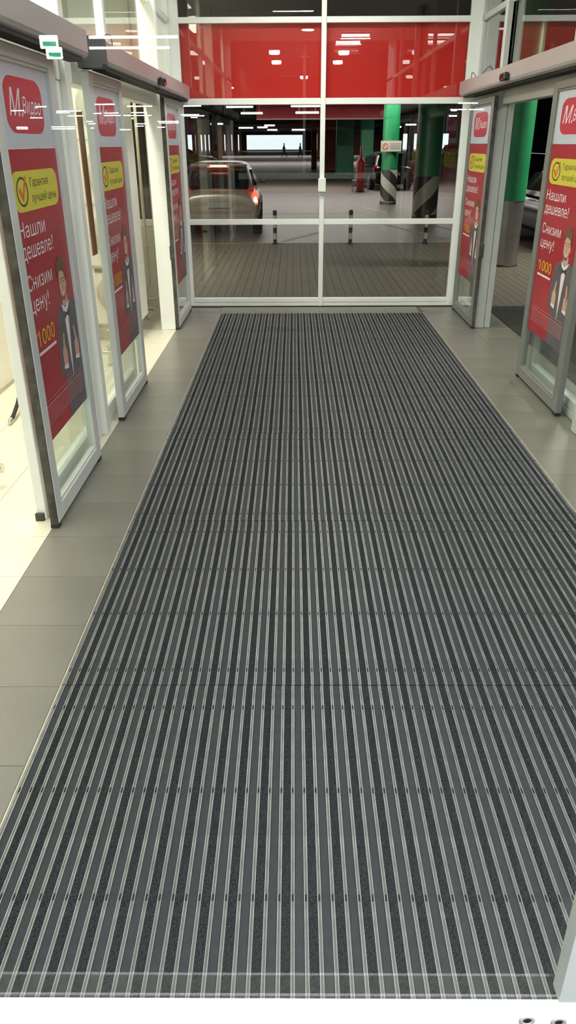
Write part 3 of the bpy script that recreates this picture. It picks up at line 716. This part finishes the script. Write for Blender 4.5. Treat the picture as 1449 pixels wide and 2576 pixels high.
# ceiling beams across the garage
for y in (18, 27, 52, 66, 80, 96, 112, 128, 150, 175):
    box('beam', 'dark_ceiling', (-29.9, 39.9, y, y+0.4, 3.35 if y < 70 else 3.3, 3.75), kind='structure')
fb = empty('reflection_band', (1.3, 39, 2.7), label='dark red band standing in for a reflection across the garage, above the green columns', cat='beam')
box('face', 'reflection_red', (-3.0, 3.0, 0, 0.4, 0.05, 1.04), fb); box('lower_edge', 'lamp_body', (-3.0, 3.0, 0, 0.4, 0, 0.048), fb)  # red reflection built as a solid coloured band with a pale lower edge
# far wall around the bright exit opening
FW = [(-13.0, -11.2), (2.2, 4.6)]
fwall = empty('wall_garage_far', (0, 200, 0), kind='structure')
for a, b in FW: box('wall_panel', 'garage_wall', (a, b, 0, 0.4, 0, 3.75), fwall)
box('wall_panel', 'concrete', (-11.2, 2.2, 0, 0.4, 3.40, 3.75), fwall); box('kerb', 'concrete', (-11.2, 2.2, 0, 0.4, 0, 0.25), fwall)
mid = empty('wall_garage_slatted', (0, 140, 0), kind='structure')
sl = [-17.75, -17.0, -16.45, -16.05, -15.65, -15.3, -14.9, -14.68, -14.25, -14.05, -11.6, -11.4, -10.4, -10.25, -9.3, -9.1]
edges = [-29.9]+sl+[-8.7]
for i in range(0, len(edges), 2):
    box('wall_panel', 'garage_wall', (edges[i], edges[i+1], 0, 0.3, 0, 3.75), mid)
edges = [3.4, 3.9, 4.0, 5.2, 5.35, 8.6, 8.8, 13.2, 13.5, 18.35, 19.1, 20.2, 21.0, 22.0, 22.5, 25, 26, 39.9]
for i in range(0, len(edges), 2):
    box('wall_panel', 'garage_wall', (edges[i], edges[i+1], 0, 0.3, 0, 3.75), mid)
# road markings
rm = [((-0.2, 15.9), (0.6, 17.6)), ((3.1, 16.2), (2.2, 19.2)), ((4.3, 15.6), (2.9, 20.2)), ((2.1, 24.5), (2.6, 22.5)), ((-1, 30), (6, 30.0)), ((-6, 22.5), (2.0, 22.5))]
for (a, b) in rm:
    A = Vector((*a, 0)); B = Vector((*b, 0)); d = (B-A).normalized()*0.06; nn = Vector((-d.y, d.x, 0))
    MB().prism([tuple((A+nn)[:2]), tuple((A-nn)[:2]), tuple((B-nn)[:2]), tuple((B+nn)[:2])], 2, -0.0299, -0.026).build('road_marking', 'road_paint', kind='structure')

def striped_column(x, y, r, zs, sgn, label, sign=False, per=0.66):
    o = empty('column', (x, y, -0.03), label=label, cat='column')
    n = 64
    MB().lathe([(r, zs), (r, 3.78)], n=n).build('green_shaft', 'paint_green', o)
    # base wrap with real spiral stripes (two interleaved ribbons)
    for ph, m in ((0, 'stripe_white'), (1, 'stripe_black')):
        mb = MB(); R4 = r+0.004
        for k in range(n):
            t0, t1 = 2*PI*k/n, 2*PI*(k+1)/n
            for turn in range(-4, 6):
                zc = []
                for tt, q in ((t0, 0), (t1, 0), (t1, 0.5), (t0, 0.5)):
                    zc.append((tt, min(max((turn+0.5*ph+q)*per+sgn*2*per*tt/(2*PI), 0.10), zs)))
                if max(z for _, z in zc)-min(z for _, z in zc) < 1e-4: continue
                mb.add([(R4*math.cos(a), R4*math.sin(a), z) for a, z in zc], [[0, 1, 2, 3]])
        mb.build('stripe_band', m, o)
    MB().lathe([(r+0.006, 0), (r+0.006, 0.10), (r, 0.10)], n=n).build('foot', 'stripe_black', o)
    MB().lathe([(r-0.002, 0), (r-0.002, zs)], n=n).build('core', 'stripe_black', o)
    if sign:
        s = MB().box(-0.33, 0.30, -r-0.03, -r-0.01, 1.52, 1.82).build('notice', 'stripe_white', o)
        MB().lathe([(0.09, 0), (0.09, -0.004), (0.068, -0.004), (0.068, 0)], (-0.19, -r-0.031, 1.67), 24, 1).build('ban_ring', 'print_orange', s)
        MB().prism([(-0.25, 1.72), (-0.235, 1.735), (-0.13, 1.62), (-0.145, 1.605)], 1, -r-0.035, -r-0.031).build('ban_bar', 'print_orange', s)
        for k in range(4): MB().box(-0.05, 0.26, -r-0.034, -r-0.031, 1.60+k*0.045, 1.612+k*0.045).build('text_line', 'lamp_body', s)
    return o
striped_column(3.02, 25.9, 0.255, 1.0, -1, 'green column with zebra base and a no-entry notice board', True)
striped_column(3.40, 20.9, 0.315, 1.0, 1, 'thicker green column with zebra base, nearest right bollard', per=0.9)
# plain painted columns further in
for (x0, x1, y, m, lab) in ((2.12, 2.84, 56, 'paint_orange', 'orange square column farther in the garage, left of the green ones'), (2.42, 3.40, 47, 'paint_green', 'wide green square column behind the red bottle-shaped cover'), (3.38, 4.02, 42, 'paint_green', 'green square column just left of the zebra column with notice'), (1.35, 1.75, 62, 'paint_orange', 'narrow orange column seen beside the central mullion'), (-16.5, -15.8, 95, 'paint_orange', 'orange column at the far left edge of the garage'), (-9.2, -8.6, 100, 'paint_orange', 'orange column just left of the bright exit'), (-12.6, -12.0, 108, 'paint_orange', 'orange column between the slats and the bright exit'), (3.0, 3.6, 105, 'paint_orange', 'orange column right of the bright exit'), (-7.0, -6.5, 72, 'concrete', 'grey column left of the bright exit')):
    o = empty('square_column', ((x0+x1)/2, y, -0.03), label=lab, cat='column'); h = (x1-x0)/2
    top = 3.78
    MB().box(-h, h, -h, h, 0.12, top, bev=0.03).build('shaft', m, o); MB().box(-h-0.01, h+0.01, -h-0.01, h+0.01, 0, 0.12).build('foot', 'stripe_black', o)
# red bottle-shaped cover in a wire cart
rb = empty('covered_parasol', (2.66, 32.5, -0.03), label='tall red bottle-shaped fabric cover standing in a small wire frame', cat='covered parasol')
MB().lathe([(0.0, 0.05), (0.15, 0.05), (0.165, 0.3), (0.17, 1.05), (0.15, 1.15), (0.07, 1.22), (0.05, 1.3), (0.04, 1.62), (0.0, 1.64)], n=20).build('cover', 'paint_red', rb)
MB().lathe([(0.0, 0), (0.2, 0), (0.2, 0.05), (0.0, 0.05)], n=20).build('base', 'stripe_black', rb)
cart = MB()
for z in (0.12, 0.42):
    cart.tube([(-0.3, -0.3, z), (0.3, -0.3, z), (0.3, 0.3, z), (-0.3, 0.3, z), (-0.3, -0.3, z)], 0.012, 6)
for (a, b) in ((-0.3, -0.3), (0.3, -0.3), (0.3, 0.3), (-0.3, 0.3)): cart.cyl((a, b, 0), (a, b, 0.45), 0.012, n=6)
cart.build('wire_frame', 'steel', rb)
# bollards
bl = ['black and white bollard behind the left end pane', 'black and white bollard right of the central mullion', 'black and white bollard in front of the thick zebra column']
for i, x in enumerate((-0.352, 1.09, 2.525)):
    b = empty('bollard', (x, 15.2, -0.002), label=bl[i], cat='bollard', group='striped bollards along the kerb')
    zz = [0.0, 0.09, 0.20, 0.30, 0.42, 0.52, 0.61]
    for k in range(6):
        m = 'stripe_black' if k % 2 == 1 or k in (0,) else 'stripe_white'
        m = ['stripe_black', 'stripe_white', 'stripe_black', 'stripe_white', 'stripe_white', 'stripe_black'][k]
        pr = [(0.036, zz[k]), (0.036, zz[k+1])] if k < 5 else [(0.038, zz[k]), (0.038, zz[k+1]-0.02), (0.025, zz[k+1]), (0, zz[k+1])]
        MB().lathe(pr, n=16).build('band', m, b)
    MB().cyl((0, 0, 0), (0, 0, 0.022), 0.06, n=16).build('base_plate', 'stripe_black', b)
# steel clad column with green top outside the right opening
sc_ = empty('clad_column', (3.30, 12.35, -0.002), label='round steel-clad column with green upper half outside the right doors', cat='column')
MB().lathe([(0.215, 0), (0.215, 0.96)], n=36).build('steel_cladding', 'steel', sc_)
MB().lathe([(0.225, 0.95), (0.225, 3.75)], n=36).build('green_shaft', 'paint_green', sc_)
MB().lathe([(0.222, 0), (0.222, 0.03), (0.214, 0.03)], n=36).build('foot_ring', 'stripe_black', sc_)
MB().lathe([(0.2165, 0.45), (0.2175, 0.455), (0.2165, 0.46)], n=36).build('cladding_seam', 'steel', sc_)
box('doormat', 'door_mat', (2.27, 3.9, 5.6, 9.03, -0.002, 0.006), label='dark outdoor mat beyond the right sliding doors', cat='mat')

# ------------------------------------------------------------------ cars
def car(name, x, y, rz, paint, label, lights=False, zoff=-0.03):
    r = empty(name, (x, y, zoff), rz, label=label, cat='car')
    n = 20
    def ring(yv, zb, zt, hw, p=3.2):
        pts = []
        for k in range(n):
            t = 2*PI*k/n; c, s_ = math.cos(t), math.sin(t)
            pts.append((hw*math.copysign(abs(c)**(2/p), c), yv, (zb+zt)/2+(zt-zb)/2*math.copysign(abs(s_)**(2/p), s_)))
        return pts
    st = [(0.02, 0.34, 0.62, 0.60), (0.0, 0.28, 0.78, 0.74), (0.06, 0.22, 0.90, 0.82), (0.35, 0.19, 0.97, 0.865), (1.2, 0.18, 0.97, 0.875), (2.6, 0.18, 0.95, 0.875), (3.4, 0.19, 0.86, 0.85), (3.95, 0.22, 0.74, 0.78), (4.12, 0.30, 0.62, 0.62)]
    vs = [v for a in st for v in ring(*a)]; m = len(st)
    fs = [[i*n+k, i*n+(k+1) % n, (i+1)*n+(k+1) % n, (i+1)*n+k] for i in range(m-1) for k in range(n)]
    hull = MB().add(vs, fs, True).add(vs, [list(range(n))[::-1], [(m-1)*n+k for k in range(n)]])
    # greenhouse: stacked rounded loops
    gh = [(0.88, 0.06, 3.0, 0.80), (1.00, 0.12, 2.75, 0.765), (1.12, 0.18, 2.52, 0.72), (1.24, 0.25, 2.30, 0.67), (1.34, 0.33, 2.10, 0.62), (1.40, 0.44, 1.95, 0.55), (1.425, 0.62, 1.75, 0.40)]
    ng = 24; vs = []
    for (z, y0, y1, hw) in gh:
        for k in range(ng):
            t = 2*PI*k/ng; c, s_ = math.cos(t), math.sin(t); p = 4.5
            vs.append((hw*math.copysign(abs(c)**(2/p), c), (y0+y1)/2+(y1-y0)/2*math.copysign(abs(s_)**(2/p), s_), z))
    fs = [[i*ng+k, i*ng+(k+1) % ng, (i+1)*ng+(k+1) % ng, (i+1)*ng+k] for i in range(len(gh)-1) for k in range(ng)]+[[(len(gh)-1)*ng+k for k in range(ng)]]
    hull.add(vs, fs, True); hull.build('body', paint, r)
    # rear window: grid patch following the tailgate
    def yr(s_, z): # rear surface depth
        y0 = 0.06+(z-0.88)*0.55; return y0+0.10*abs(s_)**4-0.016
    rw = MB(); G = 12
    grid = []
    for j in range(G+1):
        z = 0.93+0.35*j/G; hwz = 0.80-(z-0.88)*0.30
        lim = 0.86*(1-0.10*(1-j/G)**3-0.05*(j/G)**4)
        for i in range(G+1):
            s_ = -lim+2*lim*i/G; zz = z-0.035*(s_**2)+0.02*(1-j/G)*0
            grid.append((s_*hwz, yr(s_, zz), zz))
    rw.add(grid, [[j*(G+1)+i, j*(G+1)+i+1, (j+1)*(G+1)+i+1, (j+1)*(G+1)+i] for j in range(G) for i in range(G)], True)
    rw.build('rear_window', 'car_glass', r)
    # spoiler, bumper, plate, side windows
    MB().box(-0.60, 0.60, 0.14, 0.55, 1.335, 1.385, bev=0.02).build('spoiler', paint, r)
    MB().box(-0.80, 0.80, -0.06, 0.25, 0.26, 0.50, bev=0.06).build('rear_bumper', paint, r)
    pl = MB().box(-0.26, 0.26, -0.025, -0.005, 0.56, 0.67).build('number_plate', 'plate', r)
    for s in (-1, 1):
        o4 = [(0.45, 0.97, 0.785), (2.45, 0.97, 0.785), (2.10, 1.27, 0.675), (0.62, 1.27, 0.675)]
        MB().add([(s*a[2], a[0], a[1]) for a in o4]+[(s*(a[2]-0.05), a[0], a[1]) for a in o4], [[0, 1, 2, 3], [4, 7, 6, 5], [0, 4, 5, 1], [1, 5, 6, 2], [2, 6, 7, 3], [3, 7, 4, 0]]).build('side_window', 'car_glass', r)
        a = MB().prism([(s*0.60, 0.60), (s*0.80, 0.62), (s*0.82, 0.78), (s*0.74, 0.93), (s*0.70, 0.80)], 1, 0.02, 0.20).build('tail_light', 'tail_red' if lights else 'tail_dim', r)
        if lights:
            MB().prism([(s*0.70, 0.655), (s*0.805, 0.66), (s*0.775, 0.765), (s*0.735, 0.77)], 1, 0.012, 0.02).build('bulb', 'tail_hot', a)
        MB().box(s*0.84, s*1.0, 2.35, 2.47, 0.93, 1.05, bev=0.03).build('wing_mirror', paint, r)
        for yy in (0.72, 3.25):
            wl_ = MB().cyl((s*0.68, yy, 0.31), (s*0.885, yy, 0.31), 0.31, n=24).build('wheel', 'tyre', r)
            MB().cyl((s*0.885, yy, 0.31), (s*0.892, yy, 0.31), 0.20, n=16).build('hub_cap', 'steel', wl_)
    MB().box(-0.17, 0.17, 0.118, 0.14, 1.338, 1.368).build('brake_light', 'tail_hot' if lights else 'tail_dim', r)
    if lights:
        MB().box(-0.22, 0.22, 0.121, 0.139, 1.325, 1.338).build('brake_light_rim', 'tail_red', r)
        MB().tube([(-0.45, 0.13, 1.10), (-0.3, 0.17, 1.2), (-0.12, 0.2, 1.24)], 0.008, 6).build('wiper', 'stripe_black', r)
    return r
car('parked_car', -1.55, 16.9, math.radians(2), 'car_silver', 'silver hatchback with glowing brake lights behind the left end pane', True)
car('parked_car', 5.25, 21.5, math.radians(-12), 'car_dark', 'dark parked car right of the thick zebra column')
car('parked_car', 4.1, 33.5, math.radians(8), 'car_dark', 'dark parked car between the two zebra columns')
car('parked_car', -9.8, 62.0, math.radians(-85), 'car_dark', 'dark car far back left, in front of the slatted wall')
car('parked_car', 5.25, 13.4, math.radians(0), 'car_dark', 'dark car behind the steel-clad column')
car('parked_car', 21.2, 118, math.radians(-90), 'car_white', 'small white car far back right in the garage')

# garage ceiling tube lamps
GL = [(-5.1, -4.1, 37.8, 3.25), (-3.0, -1.8, 38.0, 3.2), (-0.1, 1.15, 36.5, 3.16), (-2.3, -1.35, 37.2, 2.92), (0.1, 1.1, 36.6, 2.91), (-7.4, -6.3, 75.3, 3.28), (-2.8, -1.8, 81.4, 3.25), (-3.9, -2.8, 91.2, 3.25), (-3.4, -2.1, 110, 3.25), (-0.2, 1.5, 110, 3.25), (10.8, 11.8, 81.0, 3.25), (10.3, 10.8, 56.0, 3.3), (8.6, 8.9, 46.3, 3.3), (11.5, 11.9, 92.9, 3.25), (-6.1, -4.5, 94, 3.25), (11.3, 11.7, 68.1, 3.28), (-12.5, -11, 58, 3.3)]
GLL = {(-5.1, 37.8): 'white garage tube lamp at the top left corner of the left end pane', (-3.0, 38.0): 'long white garage tube lamp left of the dark red reflection band', (-0.1, 36.5): 'upper white garage tube lamp just left of the central mullion', (-2.3, 37.2): 'lower white garage tube lamp below the left end of the dark red reflection band', (0.1, 36.6): 'lower white garage tube lamp just left of the central mullion', (10.3, 56.0): 'white garage tube lamp near the upper right corner of the right end pane'}
for (a, b, y, z) in GL:
    lab = GLL.get((a, y), 'small distant white tube lamp under the garage ceiling')
    tube_lamp(a, b, y, z, 'tube', lab, 'garage ceiling tube lamps', 0.03+0.0008*y, top=3.76)

# two people walking far away in front of the bright exit
def person(x, y, label, m, phase, arm):
    me = bpy.data.meshes.new('person'); bm = bmesh.new()
    J = {'pel': (0, 0, 0.93), 'che': (0.02, 0, 1.30), 'nec': (0.03, 0, 1.48), 'hea': (0.04, 0, 1.60), 'top': (0.05, 0, 1.74)}
    R = {'pel': 0.14, 'che': 0.17, 'nec': 0.06, 'hea': 0.10, 'top': 0.085}
    E = [('pel', 'che'), ('che', 'nec'), ('nec', 'hea'), ('hea', 'top')]
    for s, k in ((-1, 'l'), (1, 'r')):
        sw = 0.22*s*phase
        J['hip'+k] = (0.02, s*0.09, 0.88); R['hip'+k] = 0.10
        J['kne'+k] = (sw*0.8+0.05, s*0.10, 0.50); R['kne'+k] = 0.062
        J['ank'+k] = (sw*1.5, s*0.10, 0.09); R['ank'+k] = 0.045
        J['toe'+k] = (sw*1.5+0.17, s*0.10, 0.05); R['toe'+k] = 0.04
        J['sho'+k] = (0.02, s*0.19, 1.40); R['sho'+k] = 0.065
        J['elb'+k] = (-sw*0.7*arm, s*0.25, 1.12); R['elb'+k] = 0.045
        J['han'+k] = (-sw*1.1*arm+0.08, s*0.26, 0.86); R['han'+k] = 0.035
        E += [('pel', 'hip'+k), ('hip'+k, 'kne'+k), ('kne'+k, 'ank'+k), ('ank'+k, 'toe'+k), ('che', 'sho'+k), ('sho'+k, 'elb'+k), ('elb'+k, 'han'+k)]
    V = {k: bm.verts.new(v) for k, v in J.items()}
    for a, b in E: bm.edges.new((V[a], V[b]))
    bm.verts.index_update(); order = [k for k in J]
    bm.to_mesh(me); bm.free()
    o = bpy.data.objects.new('person', me); COL.objects.link(o)
    md = o.modifiers.new('Skin', 'SKIN'); md.use_smooth_shade = True
    sv = me.skin_vertices
    if not sv: 
        b2 = bmesh.new(); b2.from_mesh(me); b2.verts.layers.skin.verify(); b2.to_mesh(me); b2.free(); sv = me.skin_vertices
    for i, k in enumerate(order):
        sv[0].data[i].radius = (R[k], R[k]); sv[0].data[i].use_root = (k == 'pel')
    ms = o.modifiers.new('Sub', 'SUBSURF'); ms.levels = 1; ms.render_levels = 1
    me.materials.append(M[m]); o.location = (x, y, -0.03)
    return tag(o, label, 'person')
person(-1.30, 114, 'distant person in grey walking right before the bright exit', 'cloth_grey', 1.0, 1)
pr_ = person(0.92, 114, 'distant person in dark clothes at the exit edge carrying a bag', 'cloth_dark', -0.8, 1)
bagm = MB().box(-0.16, 0.16, -0.06, 0.06, 0.0, 0.34, bev=0.03); bagm.build('carrier_bag', 'stripe_white', None, loc=(1.12, 113.72, 0.50), label='pale carrier bag held by the right distant person', cat='bag')
